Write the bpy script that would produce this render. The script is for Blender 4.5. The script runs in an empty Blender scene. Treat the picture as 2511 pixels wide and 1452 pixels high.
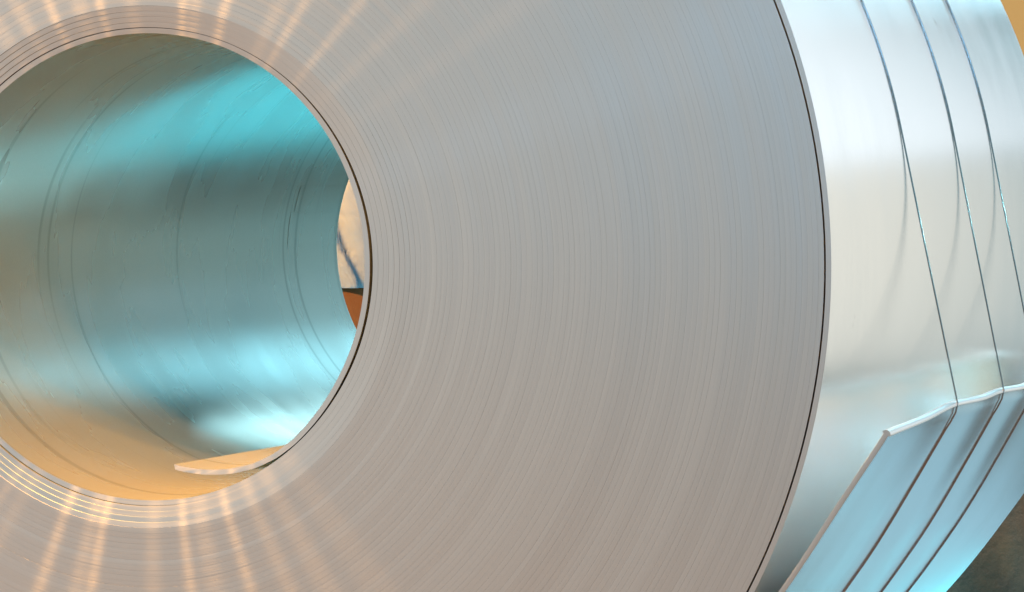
import bpy, math, random
import numpy as np
from mathutils import Matrix, Vector, noise

# ------------------------------------------------------------------ camera, world, lights, exposure
D = bpy.data
scn = bpy.context.scene
col = scn.collection
H0 = 0.775                                   # height of the coil's axis above the floor
AX = Vector((0.0, 0.0, H0))                  # centre of the near end face; the axis runs along +Y

cam_d = D.cameras.new('camera')
cam = D.objects.new('camera', cam_d)
col.objects.link(cam)
R_ = Vector((0.96963436, 0.24449864, -0.00544336))
U_ = Vector((0.0, 0.02225783, 0.99975226))
B_ = Vector((0.24455923, -0.96939414, 0.02158196))
CAMP = Vector((1.78986064, -5.47098055, 0.08897537 + H0))
m = Matrix((R_, U_, B_)).transposed().to_4x4()
m.translation = CAMP
cam.matrix_world = m
cam_d.sensor_width = 36
cam_d.lens = 13000 / 2511 * 36
cam_d.clip_start = 0.05
cam_d.clip_end = 200
scn.camera = cam

world = D.worlds.new('World')
scn.world = world
world.use_nodes = True
world.node_tree.nodes['Background'].inputs['Color'].default_value = (0.52, 0.86, 1.0, 1)
world.node_tree.nodes['Background'].inputs['Strength'].default_value = 0.35

scn.view_settings.view_transform = 'Standard'
scn.view_settings.look = 'None'
scn.view_settings.exposure = 0.0
scn.view_settings.gamma = 1.0
scn.view_settings.use_curve_mapping = False
scn.render.engine = 'CYCLES'
scn.cycles.use_denoising = True
scn.cycles.max_bounces = 16
scn.cycles.glossy_bounces = 16
scn.cycles.sample_clamp_indirect = 6.0


def lamp(name, loc, target, size, energy, color, shape='RECTANGLE', size_y=None):
    d = D.lights.new(name, 'AREA')
    d.shape = shape
    d.size = size
    if size_y and shape in ('RECTANGLE', 'ELLIPSE'):
        d.size_y = size_y
    d.energy = energy
    d.color = color
    o = D.objects.new(name, d)
    col.objects.link(o)
    o.location = loc
    o.rotation_euler = (Vector(target) - Vector(loc)).to_track_quat('-Z', 'Y').to_euler()
    return o


C0 = (0, 0.5, H0)
BK = 6.9                                      # depth of the assumed and added far light panels
FAR_LAMPS = {}
def far_panel(key, x0, x1, z0, z1, energy, color):
    FAR_LAMPS[key] = lamp(key, ((x0 + x1) / 2, BK, (z0 + z1) / 2), ((x0 + x1) / 2, 0, (z0 + z1) / 2), x1 - x0, energy, color, size_y=z1 - z0)
far_panel('assumed_upper_light', 1.55, 4.2, 1.25, 3.0, 13.6, (1.0, 0.97, 0.98))  # assumed bare panel, unseen, mirrored bluish white in the upper outer sheet
far_panel('assumed_lower_light', 1.70, 4.2, 0.02, 1.25, 7.0, (1.0, 0.80, 0.60))  # assumed unseen panel that gives the outer sheet its cream reflection
far_panel('added_lip_bore_light', 0.0, 0.9, 1.70, 2.45, 13.0, (0.45, 0.85, 1.0))  # added unseen panel that brightens the tail's lip and a patch in the bore
far_panel('added_bore_fill', 0.05, 0.95, 0.05, 1.6, 4.0, (0.30, 0.90, 1.0))  # added cyan fill panel, unseen, mirrored in the bore wall
lamp('floor_patch_fill', (-0.6, 4.3, 2.6), (-0.5, 4.1, 0), 2.0, 430, (0.70, 0.94, 1.0), size_y=1.5)  # added lamp that brightens the cyan floor patch mirrored in the bore
lamp('assumed_front_light', (1.54, -6.2, 1.97), C0, 0.5, 22, (0.28, 0.62, 1.0), size_y=0.5)  # assumed cool source, unseen, placed to draw the blue band across the end face
lamp('face_fill_light', (-2.6, -6.6, 1.2), C0, 4.0, 22, (1.0, 0.81, 0.66), size_y=3.0)  # added soft fill panel that gives the end face its even grey
lamp('added_glint_lamp', (4.0, 1.0, 1.53), (0.8, 0.9, 0.8), 0.05, 5, (0.35, 0.95, 1.0), shape='DISK')  # added small cyan lamp, unseen, that puts glints on the tie wires
# (direction on the face, strength, diameter, tilt): assumed warm hall lamps, unseen, each drawn out into a radial sheen
HALL = ((136, .8, .50, .62), (129, .9, .34, .62), (123, .8, .24, .62), (116, 1.0, .12, .62), (109, .8, .30, .62), (104, .9, .10, .62), (96, .6, .26, .62),
        (83, 1.1, .12, .62), (80, .8, .22, .62), (73, 1.1, .16, .62), (61, .36, .24, .54), (57, .40, .12, .54), (49, .34, .14, .54), (42, .22, .26, .54), (34, .26, .36, .54))
for th, e, dia, lz in HALL:
    lx = lz / math.tan(math.radians(th)) - 0.27
    l = Vector((lx, -0.72, lz)) * 6.5
    lamp('assumed_hall_lamp', AX + l, C0, dia, 275 * e, (1.0, 0.48, 0.13), shape='DISK')

# ------------------------------------------------------------------ helpers


def tag(o, label=None, cat=None, group=None, kind=None):
    if label: o['label'] = label
    if cat: o['category'] = cat
    if group: o['group'] = group
    if kind: o['kind'] = kind
    return o


def mesh_obj(name, verts, faces, mats, parent=None, normals=None, mat_idx=None, smooth=True, loc=None):
    me = D.meshes.new(name)
    me.from_pydata([tuple(v) for v in verts], [], faces)
    for mt in mats:
        me.materials.append(mt)
    if mat_idx is not None:
        me.polygons.foreach_set('material_index', mat_idx)
    if smooth:
        me.polygons.foreach_set('use_smooth', [True] * len(me.polygons))
    me.update()
    if normals is not None:
        me.normals_split_custom_set_from_vertices([tuple(n) for n in normals])
    o = D.objects.new(name, me)
    col.objects.link(o)
    if parent is not None:
        o.parent = parent
    if loc is not None:
        o.location = loc
    return o


def mat_new(name):
    mt = D.materials.new(name)
    mt.use_nodes = True
    nt = mt.node_tree
    return mt, nt, nt.nodes['Principled BSDF']


def nd(nt, t, **kw):
    n = nt.nodes.new(t)
    for k, v in kw.items():
        setattr(n, k, v)
    return n


def cyl_coords(nt):
    """object coordinates (axis = Y) -> nodes giving tangent, angle, radius, y"""
    L = nt.links
    tc = nd(nt, 'ShaderNodeTexCoord')
    sep = nd(nt, 'ShaderNodeSeparateXYZ')
    L.new(tc.outputs['Object'], sep.inputs[0])
    flat = nd(nt, 'ShaderNodeCombineXYZ')
    L.new(sep.outputs['X'], flat.inputs['X']); L.new(sep.outputs['Z'], flat.inputs['Z'])
    rad = nd(nt, 'ShaderNodeVectorMath', operation='LENGTH')
    L.new(flat.outputs[0], rad.inputs[0])
    tan = nd(nt, 'ShaderNodeVectorMath', operation='CROSS_PRODUCT')
    tan.inputs[0].default_value = (0, 1, 0)
    L.new(flat.outputs[0], tan.inputs[1])
    nrm = nd(nt, 'ShaderNodeVectorMath', operation='NORMALIZE')
    L.new(tan.outputs[0], nrm.inputs[0])
    un = nd(nt, 'ShaderNodeVectorMath', operation='NORMALIZE')
    L.new(flat.outputs[0], un.inputs[0])
    return nrm.outputs[0], un.outputs[0], rad.outputs['Value'], sep.outputs['Y'], tc


def around(nt, un, k, val, s, off=0.0):
    """noise vector that runs round the axis without a seam: (k cos, val * s, k sin)"""
    L = nt.links
    sc_ = nd(nt, 'ShaderNodeVectorMath', operation='SCALE')
    sc_.inputs['Scale'].default_value = k
    L.new(un, sc_.inputs[0])
    mm = nd(nt, 'ShaderNodeMath', operation='MULTIPLY_ADD')
    mm.inputs[1].default_value = s; mm.inputs[2].default_value = off
    L.new(val, mm.inputs[0])
    c = nd(nt, 'ShaderNodeCombineXYZ')
    L.new(mm.outputs[0], c.inputs['Y'])
    ad = nd(nt, 'ShaderNodeVectorMath', operation='ADD')
    L.new(sc_.outputs[0], ad.inputs[0]); L.new(c.outputs[0], ad.inputs[1])
    return ad.outputs[0]


def ramp(nt, src, p0, c0, p1, c1):
    r = nd(nt, 'ShaderNodeMapRange')
    r.inputs['From Min'].default_value = p0; r.inputs['From Max'].default_value = p1
    r.inputs['To Min'].default_value = c0; r.inputs['To Max'].default_value = c1
    nt.links.new(src, r.inputs['Value'])
    return r.outputs[0]


def ntex(nt, vec, scale, detail=3.0, rough=0.55):
    n = nd(nt, 'ShaderNodeTexNoise')
    n.inputs['Scale'].default_value = scale
    n.inputs['Detail'].default_value = detail
    n.inputs['Roughness'].default_value = rough
    nt.links.new(vec, n.inputs['Vector'])
    return n.outputs['Fac']


# ---- trimmed strip edges on the end face: circumferential brushing (highlights smear radially)
M_EDGE, nt, b = mat_new('trimmed_edge_metal')
tg, ang, rad, yy, tc = cyl_coords(nt)
nt.nodes.remove(b)
streak = ntex(nt, around(nt, ang, 2.2, rad, 900.0), 1.0, 4, 0.6)
ringn = ntex(nt, around(nt, ang, 0.0, rad, 110.0), 1.0, 2, 0.6)
mixc = nd(nt, 'ShaderNodeMix', data_type='RGBA')
mixc.inputs['A'].default_value = (0.62, 0.605, 0.59, 1)
mixc.inputs['B'].default_value = (0.78, 0.765, 0.75, 1)
nt.links.new(streak, mixc.inputs['Factor'])
g1 = nd(nt, 'ShaderNodeBsdfAnisotropic'); g2 = nd(nt, 'ShaderNodeBsdfAnisotropic')
g1.distribution = 'BECKMANN'; g2.distribution = 'BECKMANN'
for g, an, ra, rb in ((g1, 0.87, 0.21, 0.235), (g2, 0.15, 0.32, 0.36)):
    g.inputs['Anisotropy'].default_value = an
    nt.links.new(ramp(nt, ringn, 0.3, ra, 0.7, rb), g.inputs['Roughness'])
    nt.links.new(tg, g.inputs['Tangent'])
    nt.links.new(mixc.outputs['Result'], g.inputs['Color'])
ms = nd(nt, 'ShaderNodeMixShader')
nt.links.new(ramp(nt, streak, 0.30, 0.994, 0.68, 0.970), ms.inputs[0])
nt.links.new(g1.outputs[0], ms.inputs[1]); nt.links.new(g2.outputs[0], ms.inputs[2])
nt.links.new(ms.outputs[0], nt.nodes['Material Output'].inputs['Surface'])

# ---- rolled sheet surface
M_SHEET, nt, b = mat_new('rolled_sheet_metal')
tg, ang, rad, yy, tc = cyl_coords(nt)
b.inputs['Metallic'].default_value = 1.0
b.inputs['Base Color'].default_value = (0.945, 0.945, 0.94, 1)
b.inputs['Anisotropic'].default_value = 0.0
nt.links.new(tg, b.inputs['Tangent'])
n1 = ntex(nt, around(nt, ang, 1.6, yy, 26.0), 1.0, 4, 0.6)
film = ntex(nt, tc.outputs['Object'], 5.0, 4, 0.6)
radd = nd(nt, 'ShaderNodeMath', operation='ADD')
nt.links.new(ramp(nt, n1, 0.3, 0.175, 0.7, 0.20), radd.inputs[0]); nt.links.new(ramp(nt, film, 0.35, 0.0, 0.7, 0.035), radd.inputs[1])
nt.links.new(radd.outputs[0], b.inputs['Roughness'])
n2 = ntex(nt, around(nt, ang, 3.0, yy, 260.0), 1.0, 3, 0.6)
grn = ntex(nt, tc.outputs['Object'], 520.0, 2, 0.7)
mixg = nd(nt, 'ShaderNodeMix', data_type='RGBA')
mixg.inputs['A'].default_value = (0.91, 0.91, 0.905, 1); mixg.inputs['B'].default_value = (0.98, 0.98, 0.975, 1)
nt.links.new(ramp(nt, grn, 0.3, 0.0, 0.7, 1.0), mixg.inputs['Factor'])
spk = ntex(nt, tc.outputs['Object'], 26.0, 2, 0.5)
mixs = nd(nt, 'ShaderNodeMix', data_type='RGBA')
mixs.inputs['B'].default_value = (0.55, 0.55, 0.54, 1)
nt.links.new(mixg.outputs['Result'], mixs.inputs['A'])
nt.links.new(ramp(nt, spk, 0.765, 0.0, 0.80, 1.0), mixs.inputs['Factor'])
nt.links.new(mixs.outputs['Result'], b.inputs['Base Color'])
bp = nd(nt, 'ShaderNodeBump')
bp.inputs['Strength'].default_value = 0.006
bp.inputs['Distance'].default_value = 0.002
nt.links.new(n2, bp.inputs['Height'])
nt.links.new(bp.outputs[0], b.inputs['Normal'])

# ---- bore sheet: the inner wraps, dusty metal with cyan reflected light tinted into its gloss
M_BORE, nt, b = mat_new('scuffed_bore_metal')
tg, ang, rad, yy, tc = cyl_coords(nt)
nt.nodes.remove(b)
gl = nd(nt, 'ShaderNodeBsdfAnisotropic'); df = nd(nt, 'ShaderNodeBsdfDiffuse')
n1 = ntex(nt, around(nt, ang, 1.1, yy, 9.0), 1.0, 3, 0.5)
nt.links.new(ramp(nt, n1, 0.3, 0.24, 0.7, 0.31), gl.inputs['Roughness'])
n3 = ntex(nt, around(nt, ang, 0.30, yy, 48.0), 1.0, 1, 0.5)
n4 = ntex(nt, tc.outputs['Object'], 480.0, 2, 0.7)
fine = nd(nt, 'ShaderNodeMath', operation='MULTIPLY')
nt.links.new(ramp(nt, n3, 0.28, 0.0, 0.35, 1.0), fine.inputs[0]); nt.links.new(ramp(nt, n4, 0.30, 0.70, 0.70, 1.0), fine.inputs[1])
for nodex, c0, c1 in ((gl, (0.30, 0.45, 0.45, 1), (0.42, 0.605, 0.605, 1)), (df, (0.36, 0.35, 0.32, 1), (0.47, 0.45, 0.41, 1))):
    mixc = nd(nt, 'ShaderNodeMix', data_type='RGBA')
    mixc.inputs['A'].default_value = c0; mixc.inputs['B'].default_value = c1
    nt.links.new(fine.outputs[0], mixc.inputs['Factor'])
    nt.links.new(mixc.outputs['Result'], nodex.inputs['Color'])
ms = nd(nt, 'ShaderNodeMixShader')
ms.inputs[0].default_value = 0.5
nt.links.new(gl.outputs[0], ms.inputs[1]); nt.links.new(df.outputs[0], ms.inputs[2])
nt.links.new(ms.outputs[0], nt.nodes['Material Output'].inputs['Surface'])

# ---- wire
M_WIRE, nt, b = mat_new('tie_wire_steel')
b.inputs['Metallic'].default_value = 1.0
b.inputs['Base Color'].default_value = (0.56, 0.57, 0.58, 1)
b.inputs['Roughness'].default_value = 0.08

# ---- sheared end of the strip
M_CUT, nt, b = mat_new('sheared_bright_metal')
b.inputs['Metallic'].default_value = 1.0
b.inputs['Base Color'].default_value = (0.97, 0.97, 0.97, 1)
b.inputs['Roughness'].default_value = 0.34

# ---- floor
M_FLOOR, nt, b = mat_new('painted_floor')
tc = nd(nt, 'ShaderNodeTexCoord')
f1 = ntex(nt, tc.outputs['Object'], 0.8, 6, 0.6)
f2 = ntex(nt, tc.outputs['Object'], 9.0, 5, 0.6)
mx = nd(nt, 'ShaderNodeMix', data_type='RGBA')
mx.inputs['A'].default_value = (0.045, 0.034, 0.024, 1); mx.inputs['B'].default_value = (0.075, 0.057, 0.042, 1)
nt.links.new(f1, mx.inputs['Factor']); nt.links.new(mx.outputs['Result'], b.inputs['Base Color'])
nt.links.new(ramp(nt, f2, 0.3, 0.14, 0.7, 0.30), b.inputs['Roughness'])

M_BORE_REFL, nt, b = mat_new('cyan_reflector_tone')  # cyan daylight put into the colour of the added floor patch
tc = nd(nt, 'ShaderNodeTexCoord')
f1 = ntex(nt, tc.outputs['Object'], 0.8, 6, 0.6)
f2 = ntex(nt, tc.outputs['Object'], 9.0, 5, 0.6)
mx = nd(nt, 'ShaderNodeMix', data_type='RGBA')
mx.inputs['A'].default_value = (0.06, 0.42, 0.48, 1); mx.inputs['B'].default_value = (0.09, 0.50, 0.56, 1)
nt.links.new(f1, mx.inputs['Factor']); nt.links.new(mx.outputs['Result'], b.inputs['Base Color'])
nt.links.new(ramp(nt, f2, 0.3, 0.35, 0.7, 0.6), b.inputs['Roughness'])

M_TAIL_REFL, nt, b = mat_new('grey_blue_reflector_tone')  # tone set for what the loose tail mirrors
tc = nd(nt, 'ShaderNodeTexCoord')
f1 = ntex(nt, tc.outputs['Object'], 0.8, 6, 0.6)
f2 = ntex(nt, tc.outputs['Object'], 9.0, 5, 0.6)
mx = nd(nt, 'ShaderNodeMix', data_type='RGBA')
mx.inputs['A'].default_value = (0.085, 0.135, 0.165, 1); mx.inputs['B'].default_value = (0.11, 0.17, 0.205, 1)
nt.links.new(f1, mx.inputs['Factor']); nt.links.new(mx.outputs['Result'], b.inputs['Base Color'])
nt.links.new(ramp(nt, f2, 0.3, 0.35, 0.7, 0.6), b.inputs['Roughness'])

# ---- wall
M_WALL, nt, b = mat_new('ochre_plaster')
tc = nd(nt, 'ShaderNodeTexCoord')
f1 = ntex(nt, tc.outputs['Object'], 1.1, 6, 0.6)
mx = nd(nt, 'ShaderNodeMix', data_type='RGBA')
mx.inputs['A'].default_value = (0.155, 0.092, 0.027, 1); mx.inputs['B'].default_value = (0.205, 0.125, 0.04, 1)
nt.links.new(f1, mx.inputs['Factor']); nt.links.new(mx.outputs['Result'], b.inputs['Base Color'])
b.inputs['Roughness'].default_value = 0.85

# ------------------------------------------------------------------ setting: floor and back wall
fv = [(-9, -9, 0), (9, -9, 0), (9, 7.2, 0), (-9, 7.2, 0)]
tag(mesh_obj('floor', fv, [(0, 1, 2, 3)], [M_FLOOR]), kind='structure')
pv = [(-1.6, 1.9, 0.004), (0.55, 1.9, 0.004), (0.55, 5.8, 0.004), (-1.6, 5.8, 0.004)]
tag(mesh_obj('bore_reflector_patch', pv, [(0, 1, 2, 3)], [M_BORE_REFL]), kind='structure')  # added unseen patch, gives the bore its cyan reflection
pw = [(0.56, 1.9, 0.004), (3.2, 1.9, 0.004), (3.2, 5.8, 0.004), (0.56, 5.8, 0.004)]
tag(mesh_obj('tail_reflector_patch', pw, [(0, 1, 2, 3)], [M_TAIL_REFL]), kind='structure')  # added unseen patch, sets the blue-grey mirrored in the loose tail
wv = [(-9, 7.0, 0), (0.25, 7.0, 0), (0.25, 7.0, 1.6), (-9, 7.0, 1.6), (-9, 7.15, 0), (0.25, 7.15, 0), (0.25, 7.15, 1.6), (-9, 7.15, 1.6)]
wf = [(0, 1, 2, 3), (5, 4, 7, 6), (3, 2, 6, 7), (1, 5, 6, 2), (4, 0, 3, 7), (4, 5, 1, 0)]
tag(mesh_obj('back_wall', wv, wf, [M_WALL], smooth=False), kind='structure')

# ------------------------------------------------------------------ the coil: one strip wound CCW from its inner tip to its outer tail
RNG = random.Random(7)
T = 0.00577                   # strip thickness
PITCH = 0.00584
PH0 = math.radians(-82.6)     # inner tip
NT = 86
PH1 = math.radians(-12.4) + 2 * math.pi * NT      # outer tip
LEN = 1.63
R0 = 0.2497

IN_T = np.array([-82.6, -75, -68, -61, -55, -49, -40, -30, 0, 21, 36, 53, 70, 87, 130, 180, 230, 277.4])
IN_R = np.array([.2175, .2285, .2375, .2445, .2480, .2492, .2487, .2478, .2468, .2478, .2492, .2508, .2516, .2519, .2523, .2529, .2535, .2553])


def ri(ph):
    """inner radius of the strip at unwrapped angle ph"""
    d = math.degrees(ph)
    r = R0 + PITCH * (ph - PH0) / (2 * math.pi)
    lap = (ph - PH0) / (2 * math.pi)
    if lap < 1.0:
        return float(np.interp(d, IN_T, IN_R))
    if lap < 9.0:                                   # loose inner wraps sag inwards on one side
        th = (d + 180) % 360 - 180
        k = math.exp(-((th - 12) / 40.0) ** 2) * max(0.0, 1 - (lap - 1) / 8.0)
        r -= 0.0010 * k
    rest = PH1 - ph
    if rest < math.radians(490):                    # last wrap lies loose
        r += 0.0019 * min(1.0, (math.radians(490) - rest) / math.radians(90))
    return r


LAPJ = [RNG.gauss(0, 0.00009) for _ in range(NT + 4)]
for k in range(NT + 4):
    if RNG.random() < 0.07:
        LAPJ[k] += RNG.choice((-1, 1)) * RNG.uniform(0.0002, 0.0005)
TILT = [RNG.gauss(0, 0.006) for _ in range(NT + 4)]          # slight dish of each sheared edge
LAPF = [RNG.gauss(0, 0.0015) for _ in range(NT + 4)]


def ynear(ph):
    lap = (ph - PH0) / (2 * math.pi)
    th = abs((math.degrees(ph) + 180) % 360 - 180)
    k = int(lap); f = lap - k
    s = f * f * (3 - 2 * f)
    y = LAPJ[k] * (1 - s) + LAPJ[k + 1] * s
    y += 0.00012 * noise.noise(Vector((math.cos(ph) * 1.5, math.sin(ph) * 1.5, lap * 3.1)))
    w = min(1.0, max(0.0, (th - 38) / 45.0)); w = w * w * (3 - 2 * w)
    d = max(0.0, 5.0 - lap)
    if lap < 5.3:
        y += 0.0019 * w * min(1.0, max(0, (5.3 - lap) / 0.6)) * (math.floor(d) + 1) * 0.95
    return y


def yfar(ph):
    lap = (ph - PH0) / (2 * math.pi)
    k = int(lap); f = lap - k
    return LEN + LAPF[k] * (1 - f) + LAPF[k + 1] * f


coil = D.objects.new('metal_coil', None)
col.objects.link(coil)
coil.location = AX
tag(coil, 'large wound coil of bright rolled sheet metal with a hollow bore', 'metal coil')


def lap_mesh(name, a0, a1, parent, inner_mat, nseg_per_turn=300, cap0=False, cap1=False, label=None):
    n = max(3, int(round(nseg_per_turn * (a1 - a0) / (2 * math.pi))))
    V, N, F, MI = [], [], [], []
    for i in range(n + 1):
        ph = a0 + (a1 - a0) * i / n
        r = ri(ph); e = 1e-3
        dr = (ri(min(ph + e, PH1)) - ri(max(ph - e, PH0))) / (2 * e)
        c, s = math.cos(ph), math.sin(ph)
        # outward normal of the spiral
        nx, nz = r * c + dr * s, r * s - dr * c
        q = math.hypot(nx, nz); nx /= q; nz /= q
        y0, y1 = ynear(ph), yfar(ph)
        lp = (ph - PH0) / (2 * math.pi); kk = int(lp)
        tl = TILT[kk] * (1 - lp + kk) + TILT[kk + 1] * (lp - kk)
        if lp < 5.3:                                # inner wraps are chamfered towards the bore
            tl -= 0.105 * abs(s) * min(1.0, (5.3 - lp) / 0.3)
        pts = [(r, y1, -1, 0), (r, y0, -1, 0), (r, y0, tl - .008, -1), (r + T, y0, tl + .008, -1), (r + T, y0, 1, 0), (r + T, y1, 1, 0)]
        for (pr, py, a, bb) in pts:
            V.append((pr * c, py, pr * s)); N.append((nx * a, bb, nz * a))
    np_ = len(pts)
    for i in range(n):
        for j, k, mi in ((0, 1, 2), (2, 3, 1), (4, 5, 0), (5, 0, 0)):      # bore side, sheared edge, outer side, far edge
            F.append((i * np_ + j, i * np_ + k, (i + 1) * np_ + k, (i + 1) * np_ + j))
            MI.append(mi)
    if cap0: F.append((0, 5, 4, 1)); MI.append(1)
    if cap1: F.append(tuple(n * np_ + j for j in (0, 1, 4, 5))); MI.append(1)
    return mesh_obj(name, V, F, [M_SHEET, M_EDGE, inner_mat], parent, normals=N, mat_idx=MI)


TAIL0 = PH1 - math.radians(36)
cuts = [PH0]
a = math.radians(180)
while a < TAIL0 - 0.2:
    cuts.append(a); a += 2 * math.pi
cuts.append(TAIL0)
for k in range(len(cuts) - 1):
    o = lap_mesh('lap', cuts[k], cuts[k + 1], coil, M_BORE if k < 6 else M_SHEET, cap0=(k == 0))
    if k == 0:
        o['label'] = 'innermost wrap with its loose curled tip in the bore'

# outer tail: last part of the strip, sprung off the coil
TAIL_T = np.radians(np.array([-48.4, -44, -40, -36, -32, -28, -26, -22.6, -19.2, -16, -12.4]))
TAIL_R = np.array([0, .0004, .0022, .0062, .0113, .0181, .0228, .0312, .0415, .0545, .0727])   # lift of the outer face
SAG_Y = np.array([0, .25, .5, .68, .862, 1.0, 1.139, 1.4, 1.63])
SAG = np.array([0.0, -.0045, -.0135, -.0110, -.0170, -.0130, -.0170, -.009, -.003])


def smooth_interp(x, xs, ys):
    i = int(np.clip(np.searchsorted(xs, x) - 1, 0, len(xs) - 2))
    mkt = np.gradient(ys, xs)
    h = xs[i + 1] - xs[i]; t = (x - xs[i]) / h
    t = min(1.0, max(0.0, t))
    return float((2*t**3 - 3*t**2 + 1) * ys[i] + (t**3 - 2*t**2 + t) * h * mkt[i] + (-2*t**3 + 3*t**2) * ys[i+1] + (t**3 - t**2) * h * mkt[i+1])


R_JOIN = ri(TAIL0) + T


def tail_r(th, y):
    lift = smooth_interp(th, TAIL_T, TAIL_R)
    return R_JOIN + 0.0015 * (th - TAIL_T[0]) / 0.6 + lift + smooth_interp(y, SAG_Y, SAG) * (lift / 0.0727) ** 1.2


def tail_end(y):
    return math.radians(-12.4 + 0.55 * min(1.0, y / 0.5))


NA, NY = 64, 110
P = np.zeros((NA + 1, NY + 1, 3))
for i in range(NA + 1):
    for j in range(NY + 1):
        y = ynear(TAIL0) + (LEN - ynear(TAIL0)) * j / NY
        th = TAIL_T[0] + (tail_end(y) - TAIL_T[0]) * i / NA
        r = tail_r(th, y)
        P[i, j] = (r * math.cos(th), y, r * math.sin(th))
dA = np.gradient(P, axis=0); dY = np.gradient(P, axis=1)
Nn = np.cross(dY, dA); Nn /= np.linalg.norm(Nn, axis=2, keepdims=True)
if Nn[5, 5, 0] < 0: Nn = -Nn
Q = P - Nn * T
V, F, MI, NN = [], [], [], []
def addv(p, n):
    V.append(tuple(p)); NN.append(tuple(n)); return len(V) - 1
top = [[addv(P[i, j], Nn[i, j]) for j in range(NY + 1)] for i in range(NA + 1)]
bot = [[addv(Q[i, j], -Nn[i, j]) for j in range(NY + 1)] for i in range(NA + 1)]
for i in range(NA):
    for j in range(NY):
        F.append((top[i][j], top[i][j+1], top[i+1][j+1], top[i+1][j])); MI.append(0)
        F.append((bot[i][j], bot[i+1][j], bot[i+1][j+1], bot[i][j+1])); MI.append(0)
for j, sy, mi in ((0, -1, 1), (NY, 1, 0)):                 # rounded side edges
    prev = None
    for i in range(NA + 1):
        row = []
        mid = (P[i, j] + Q[i, j]) / 2
        ydir = np.array((0, sy, 0))
        for (h_, d_, na_) in ((.5, 0, 1.0), (.46, .0003, .05), (.0, .0003, 0.0), (-.46, .0003, -.05), (-.5, 0, -1.0)):
            row.append(addv(mid + Nn[i, j] * h_ * T + ydir * d_, Nn[i, j] * na_ + ydir * (1 - abs(na_) * .7)))
        if prev:
            for k in range(4):
                F.append((prev[k], row[k], row[k+1], prev[k+1])); MI.append(mi)
        prev = row
# sheared end: a swollen rounded lip
prev = None
LIP = 0.0050
for j in range(NY + 1):
    ta = dA[NA, j] / np.linalg.norm(dA[NA, j])
    c = (P[NA, j] + Q[NA, j]) / 2
    row = []
    for k in range(13):
        w = math.pi * k / 12
        off = Nn[NA, j] * math.cos(w) * LIP + ta * math.sin(w) * 0.0046
        row.append(addv(c + off, Nn[NA, j] * math.cos(w) * .6 + ta * math.sin(w)))
    if prev:
        for k in range(12):
            F.append((prev[k], row[k], row[k+1], prev[k+1])); MI.append(2)
        for (x, yv) in ((top, 0), (bot, 12)):
            F.append((x[NA][j-1], x[NA][j], row[yv], prev[yv])); MI.append(2)
    if j in (0, NY):
        yn = (0, -1 if j == 0 else 1, 0)
        F.append(tuple(addv(V[v_], yn) for v_ in row)); MI.append(1 if j == 0 else 0)
    prev = row
tail = mesh_obj('loose_tail', V, F, [M_SHEET, M_EDGE, M_CUT], coil, normals=NN, mat_idx=MI)
tail['label'] = 'sprung outer tail of the strip with a bright sheared end'

# ------------------------------------------------------------------ tie wires
RW = 0.00105


def wire_path(y):
    pts = []
    the = tail_end(y) + 0.0035
    re = tail_r(the, y)
    pe = Vector((re + RW, the))
    rc = lambda ph: ri(ph) + T + RW
    # straight run from the tail's lip up to the tangent point on the last full wrap
    Re = re + RW * 1.2
    phb = lambda th: th + 2 * math.pi * (NT - 1)
    Rc = rc(phb(0.15))
    ct = the + math.acos(Rc / Re)
    # wrapped part, counter-clockwise from the contact point to the tail's root (the last wrap lies under the wire there)
    n = 260
    endang = TAIL_T[0] + 2 * math.pi
    for i in range(n + 1):
        th = ct + (endang - ct) * i / n
        r = rc(phb(th)) if phb(th) < TAIL0 else R_JOIN + RW
        pts.append((r * math.cos(th), y, r * math.sin(th)))
    for i in range(1, 50):
        th = TAIL_T[0] + (the - TAIL_T[0]) * i / 49
        r = tail_r(min(th, tail_end(y)), y) + RW * 0.95 + (0.0008 if i > 46 else 0)
        pts.append((r * math.cos(th), y, r * math.sin(th)))
    a0 = Vector(pts[-1]); a1 = Vector(pts[0])
    for i in range(1, 24):
        pts.append(tuple(a0.lerp(a1, i / 24)))
    return pts


def tube(name, pts, rad, mat, parent=None, closed=True, sides=10):
    n = len(pts)
    V, F, N = [], [], []
    P_ = [Vector(p) for p in pts]
    for i in range(n):
        t = (P_[(i + 1) % n] - P_[i - 1]) if closed else (P_[min(i + 1, n - 1)] - P_[max(i - 1, 0)])
        t.normalize()
        u = Vector((0, 1, 0)); w = t.cross(u).normalized(); u = w.cross(t).normalized()
        for k in range(sides):
            a = 2 * math.pi * k / sides
            d = u * math.cos(a) + w * math.sin(a)
            V.append(P_[i] + d * rad); N.append(d)
    for i in range(n if closed else n - 1):
        i2 = (i + 1) % n
        for k in range(sides):
            k2 = (k + 1) % sides
            F.append((i * sides + k, i * sides + k2, i2 * sides + k2, i2 * sides + k))
    return mesh_obj(name, V, F, [mat], parent, normals=N)


WL = ('steel tie wire round the coil, closest to the ringed end face',
      'steel tie wire round the coil, the middle one of three',
      'steel tie wire round the coil, farthest from the ringed end face')
for y, lb in zip((0.5, 0.862, 1.139), WL):
    w = tube('tie_wire', wire_path(y), RW, M_WIRE)
    w.location = AX
    tag(w, lb, 'wire', 'tie wires holding the coil')

# ------------------------------------------------------------------ paper tabs stuck inside the far end of the bore

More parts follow.
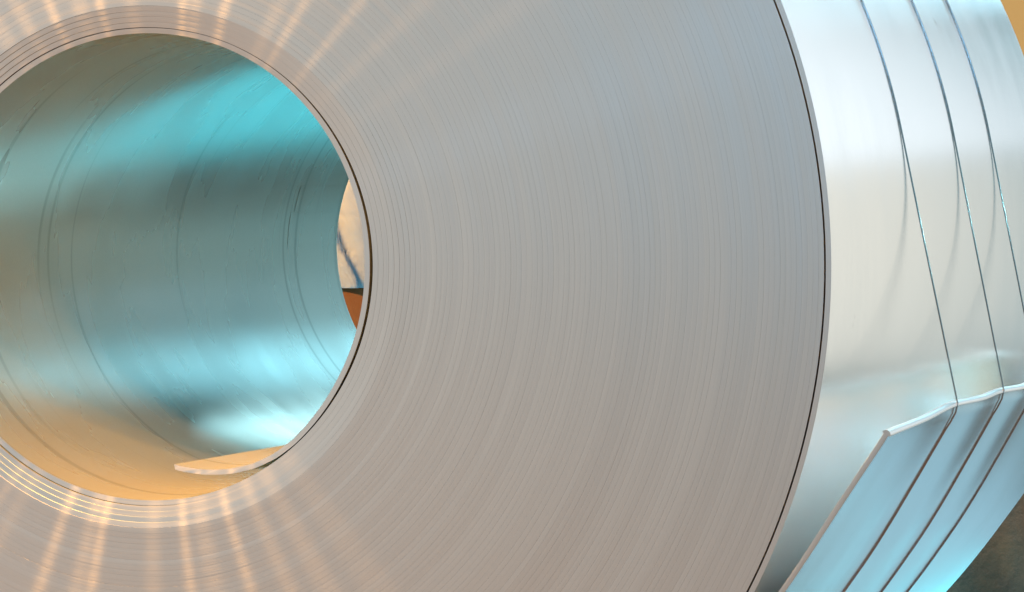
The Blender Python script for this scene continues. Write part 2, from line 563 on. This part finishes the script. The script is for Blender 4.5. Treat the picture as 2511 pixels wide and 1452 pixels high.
def bore_patch(name, t0, t1, y0, y1, lift, thick):
    n = 12
    V, F = [], []
    for i in range(n + 1):
        th = math.radians(t0 + (t1 - t0) * i / n)
        ro = ri(th) - lift
        for r in (ro, ro - thick):
            for y in (y0, y1):
                V.append((r * math.cos(th), y, r * math.sin(th)))
    for i in range(n):
        a, c = i * 4, i * 4 + 4
        F += [(a + 2, a + 3, c + 3, c + 2), (a, c, c + 1, a + 1), (a, a + 2, c + 2, c), (a + 1, c + 1, c + 3, a + 3)]
    F += [(0, 1, 3, 2), (n * 4, n * 4 + 2, n * 4 + 3, n * 4 + 1)]
    return mesh_obj(name, V, F, [M_BORE], coil, smooth=False)


bore_patch('paper_tab', 160.5, 168.6, 1.405, 1.615, 0.0002, 0.0002)
bore_patch('paper_tab', 169.0, 179.7, 1.390, 1.600, 0.0002, 0.0002)

# ------------------------------------------------------------------ dark cloth draped over a low stack behind the coil
M_TARP, nt, b = mat_new('dark_brown_cloth')
tc = nd(nt, 'ShaderNodeTexCoord')
f1 = ntex(nt, tc.outputs['Object'], 14.0, 6, 0.65)
mx = nd(nt, 'ShaderNodeMix', data_type='RGBA')
mx.inputs['A'].default_value = (0.012, 0.009, 0.006, 1); mx.inputs['B'].default_value = (0.055, 0.030, 0.013, 1)
nt.links.new(ramp(nt, f1, 0.35, 0.0, 0.75, 1.0), mx.inputs['Factor'])
nt.links.new(mx.outputs['Result'], b.inputs['Base Color'])
b.inputs['Roughness'].default_value = 0.8
bp = nd(nt, 'ShaderNodeBump'); bp.inputs['Strength'].default_value = 0.3; bp.inputs['Distance'].default_value = 0.01
nt.links.new(ntex(nt, tc.outputs['Object'], 60.0, 4, 0.6), bp.inputs['Height']); nt.links.new(bp.outputs[0], b.inputs['Normal'])
V, F = [], []
NR, NC = 26, 160
for i in range(NR + 1):
    u = i / NR
    if u < 0.62:
        z = 0.42 * (u / 0.62); k = 1.0 - 0.05 * (u / 0.62)
    else:
        q = (u - 0.62) / 0.38
        z = 0.42 + 0.035 * math.sin(q * math.pi / 2); k = 0.95 * (1 - q) ** 0.75
    for j in range(NC):
        a = 2 * math.pi * j / NC
        ca, sa = math.cos(a), math.sin(a)
        e = (abs(ca) ** 5 + abs(sa) ** 5) ** (-1 / 5)
        fold = (0.016 * math.sin(a * 13 + 2.2 * math.sin(a * 3) + z * 3.0) + 0.011 * math.sin(a * 29 + z * 9)) * (1.25 - min(1.0, u / 0.62)) * k
        sl = 0.014 * noise.noise(Vector((ca * 2.5, sa * 2.5, z * 9.0 + a)))
        rr_ = k + fold + sl * min(1, k * 2)
        V.append((0.42 * e * ca * rr_, 0.40 * e * sa * rr_, max(0.0, z + 0.5 * sl * (u > 0.05))))
for i in range(NR):
    for j in range(NC):
        j2 = (j + 1) % NC
        F.append((i * NC + j, i * NC + j2, (i + 1) * NC + j2, (i + 1) * NC + j))
o = mesh_obj('draped_cloth', V, F, [M_TARP], loc=(0.50, 4.55, 0.005))
tag(o, 'dark brown folded cloth draped over a low stack behind the coil', 'cloth')

# ------------------------------------------------------------------ person standing beyond the bore
def simple(name, c, rough=0.85, c2=None, sc=40.0, bump=0.0):
    mt, nt, b = mat_new(name)
    tc = nd(nt, 'ShaderNodeTexCoord')
    f = ntex(nt, tc.outputs['Object'], sc, 4, 0.6)
    mx = nd(nt, 'ShaderNodeMix', data_type='RGBA')
    mx.inputs['A'].default_value = (*c, 1); mx.inputs['B'].default_value = (*(c2 or c), 1)
    nt.links.new(f, mx.inputs['Factor']); nt.links.new(mx.outputs['Result'], b.inputs['Base Color'])
    b.inputs['Roughness'].default_value = rough
    if bump:
        bp = nd(nt, 'ShaderNodeBump'); bp.inputs['Strength'].default_value = bump; bp.inputs['Distance'].default_value = 0.003
        nt.links.new(ntex(nt, tc.outputs['Object'], sc * 5, 3, 0.6), bp.inputs['Height']); nt.links.new(bp.outputs[0], b.inputs['Normal'])
    return mt


M_SHIRT = simple('cream_shirt_cotton', (0.36, 0.44, 0.58), 0.9, (0.30, 0.36, 0.46), 30, 0.2)
nt = M_SHIRT.node_tree
tc = nd(nt, 'ShaderNodeTexCoord')
cr = nd(nt, 'ShaderNodeTexNoise')
cr.inputs['Scale'].default_value = 14.0; cr.inputs['Detail'].default_value = 2.0; cr.inputs['Distortion'].default_value = 1.6
nt.links.new(tc.outputs['Object'], cr.inputs['Vector'])
bp = nd(nt, 'ShaderNodeBump'); bp.inputs['Strength'].default_value = 0.5; bp.inputs['Distance'].default_value = 0.02
nt.links.new(cr.outputs['Fac'], bp.inputs['Height']); nt.links.new(bp.outputs[0], nt.nodes['Principled BSDF'].inputs['Normal'])
M_TROUS = simple('brown_trouser_cloth', (0.22, 0.09, 0.03), 0.85, (0.15, 0.06, 0.02), 35, 0.2)
M_SKIN = simple('skin', (0.45, 0.26, 0.17), 0.5, (0.40, 0.22, 0.14), 25)
M_HAIR = simple('dark_hair', (0.02, 0.015, 0.012), 0.5, (0.05, 0.035, 0.025), 80)
M_SHOE = simple('dark_shoe_leather', (0.03, 0.02, 0.015), 0.45)

person = D.objects.new('person', None)
col.objects.link(person)
person.location = (-0.60, 2.65, 0.0)
tag(person, 'person in a loose cream shirt and brown trousers standing beyond the bore', 'person')


def rings(name, rs, mat, parent, n=48, fold=0.0, seed=0, groove=None, cap=(True, True)):
    """rs: list of (cx, cy, z, rx, ry); a lofted tube with soft cloth folds"""
    V, F = [], []
    for i, (cx, cy, z, rx, ry) in enumerate(rs):
        for j in range(n):
            a = 2 * math.pi * j / n
            f = 1 + fold * noise.noise(Vector((math.cos(a) * 2.2 + seed, math.sin(a) * 2.2, z * 5.0))) + 0.5 * fold * noise.noise(Vector((math.cos(a) * 6, math.sin(a) * 6 + seed, z * 16.0 + math.cos(a) * 5)))
            if groove:
                ga, gw, gd = groove
                dlt = (a - ga - 0.10 * math.sin(z * 21) + math.pi) % (2 * math.pi) - math.pi
                f -= gd * math.exp(-(dlt / gw) ** 2) - 0.5 * gd * math.exp(-((dlt + 2.2 * gw) / (1.6 * gw)) ** 2)
            V.append((cx + rx * f * math.cos(a), cy + ry * f * math.sin(a), z))
    m_ = len(rs)
    for i in range(m_ - 1):
        for j in range(n):
            j2 = (j + 1) % n
            F.append((i * n + j, i * n + j2, (i + 1) * n + j2, (i + 1) * n + j))
    if cap[0]: F.append(tuple(range(n))[::-1])
    if cap[1]: F.append(tuple((m_ - 1) * n + j for j in range(n)))
    return mesh_obj(name, V, F, [mat], parent)


def lerp_rings(keys, step=0.012):
    out = []
    for (a, b_) in zip(keys[:-1], keys[1:]):
        L = max(abs(b_[2] - a[2]), math.dist(a[:3], b_[:3]))
        k = max(2, int(L / step))
        for i in range(k):
            t = i / k
            out.append(tuple(x + (y - x) * t for x, y in zip(a, b_)))
    out.append(keys[-1])
    return out


# body: one continuous skinned figure (head, neck, torso, arms with hands, legs)
J = {'pel': (0, 0, .92), 'wai': (0, .01, 1.08), 'che': (0, .01, 1.28), 'nk': (0, .01, 1.44), 'nk2': (0, -.005, 1.50), 'hd': (0, -.015, 1.60), 'hd2': (0, -.01, 1.68)}
for sd, sx in (('l', 1), ('r', -1)):
    J.update({sd + 'sh': (sx * .17, .01, 1.38), sd + 'el': (sx * .245, .02, 1.10), sd + 'wr': (sx * .262, -.04, .87), sd + 'pa': (sx * .262, -.05, .80),
              sd + 'hip': (sx * .085, 0, .88), sd + 'kn': (sx * .10, -.01, .48), sd + 'an': (sx * .105, .03, .09), sd + 'to': (sx * .12, -.10, .035)})
    for q, (dx, dy, ln) in enumerate(((-.012, -.030, .075), (-.004, -.012, .088), (.0, .008, .085), (.0, .026, .068))):
        bx_, by_, bz_ = J[sd + 'pa']
        J[f'{sd}f{q}a'] = (bx_ + sx * dx * .3, by_ + dy, bz_ - .03)
        J[f'{sd}f{q}b'] = (bx_ - sx * .008, by_ + dy * 1.1 - .004, bz_ - .03 - ln * .55)
        J[f'{sd}f{q}c'] = (bx_ - sx * .022, by_ + dy * 1.1 - .008, bz_ - .03 - ln)
    J[sd + 'ta'] = (J[sd + 'wr'][0] - sx * .012, J[sd + 'wr'][1] - .035, J[sd + 'wr'][2] - .045)
    J[sd + 'tb'] = (J[sd + 'wr'][0] - sx * .022, J[sd + 'wr'][1] - .052, J[sd + 'wr'][2] - .090)
RAD = {'pel': .13, 'wai': .12, 'che': .14, 'nk': .065, 'nk2': .055, 'hd': .085, 'hd2': .075}
E = [('pel', 'wai'), ('wai', 'che'), ('che', 'nk'), ('nk', 'nk2'), ('nk2', 'hd'), ('hd', 'hd2')]
for sd in 'lr':
    RAD.update({sd + 'sh': .058, sd + 'el': .042, sd + 'wr': .027, sd + 'pa': .030, sd + 'hip': .085, sd + 'kn': .058, sd + 'an': .04, sd + 'to': .034, sd + 'ta': .013, sd + 'tb': .010})
    E += [('che', sd + 'sh'), (sd + 'sh', sd + 'el'), (sd + 'el', sd + 'wr'), (sd + 'wr', sd + 'pa'), ('pel', sd + 'hip'), (sd + 'hip', sd + 'kn'), (sd + 'kn', sd + 'an'), (sd + 'an', sd + 'to'), (sd + 'wr', sd + 'ta'), (sd + 'ta', sd + 'tb')]
    for q in range(4):
        RAD.update({f'{sd}f{q}a': .0095, f'{sd}f{q}b': .0085, f'{sd}f{q}c': .007})
        E += [(sd + 'pa', f'{sd}f{q}a'), (f'{sd}f{q}a', f'{sd}f{q}b'), (f'{sd}f{q}b', f'{sd}f{q}c')]
keys = list(J)
me = D.meshes.new('body')
me.from_pydata([J[k] for k in keys], [(keys.index(a), keys.index(c)) for a, c in E], [])
body = D.objects.new('body', me)
col.objects.link(body)
body.parent = person
me.materials.append(M_SKIN)
sk = body.modifiers.new('skin', 'SKIN')
for i, k in enumerate(keys):
    sv = me.skin_vertices[0].data[i]
    sv.radius = (RAD[k], RAD[k] * (0.8 if k in ('pel', 'wai', 'che') else 1.05 if k.startswith('hd') else 1.0))
    sv.use_root = (k == 'pel')
ss = body.modifiers.new('subdiv', 'SUBSURF'); ss.levels = 2; ss.render_levels = 2
for p_ in me.polygons: p_.use_smooth = True
sk.use_smooth_shade = True

rings('shirt', lerp_rings([(0, 0, .698, .200, .124), (0, 0, .702, .203, .127), (0, 0, .85, .195, .140), (0, .005, 1.08, .182, .138), (0, .01, 1.28, .205, .142), (0, .01, 1.38, .205, .115), (0, .01, 1.435, .11, .080), (0, .01, 1.465, .072, .068)]),
      M_SHIRT, person, n=200, fold=0.11, groove=(math.radians(-58), 0.035, 0.11), cap=(False, False))
for sx in (1, -1):
    rings('sleeve', lerp_rings([(sx * .262, -.035, .885, .046, .046), (sx * .255, 0, .98, .054, .054), (sx * .245, .02, 1.10, .062, .062), (sx * .205, .015, 1.27, .070, .072), (sx * .155, .01, 1.395, .062, .066)], 0.015),
          M_SHIRT, person, n=32, fold=0.10, seed=3 + sx, cap=(False, True))
    rings('trouser_leg', lerp_rings([(sx * .108, .025, .035, .074, .088), (sx * .106, .02, .12, .070, .080), (sx * .102, 0, .48, .080, .088), (sx * .088, 0, .74, .094, .105), (sx * .075, 0, .90, .098, .118), (sx * .066, 0, 1.0, .095, .115)], 0.02),
          M_TROUS, person, n=36, fold=0.06, seed=8 + sx)
    rings('shoe', [(sx * .118, -.03, .002, .048, .135), (sx * .118, -.03, .03, .050, .138), (sx * .116, -.015, .055, .045, .115), (sx * .110, .02, .085, .042, .062), (sx * .108, .025, .11, .040, .050)], M_SHOE, person, n=28)
rings('hair', lerp_rings([(0, .030, 1.575, .070, .058), (0, .022, 1.63, .088, .086), (0, .008, 1.69, .090, .094), (0, .0, 1.735, .066, .072), (0, .0, 1.752, .02, .02)], 0.012), M_HAIR, person, n=36, fold=0.05)
# face: nose, ears, eyes, mouth
def blob(name, c, r, mat):
    return rings(name, [(c[0], c[1], c[2] + r[2] * math.sin(t), r[0] * math.cos(t) + 1e-4, r[1] * math.cos(t) + 1e-4) for t in [-math.pi / 2 + math.pi * k / 8 for k in range(9)]], mat, person, n=16)
blob('nose', (0, -.108, 1.600), (.014, .022, .026), M_SKIN)
for sx in (1, -1):
    blob('ear', (sx * .088, .0, 1.605), (.012, .024, .033), M_SKIN)
    blob('eye', (sx * .033, -.092, 1.628), (.014, .010, .009), M_HAIR)
blob('mouth', (0, -.097, 1.556), (.026, .010, .008), simple('lips', (0.38, 0.14, 0.11), 0.45))
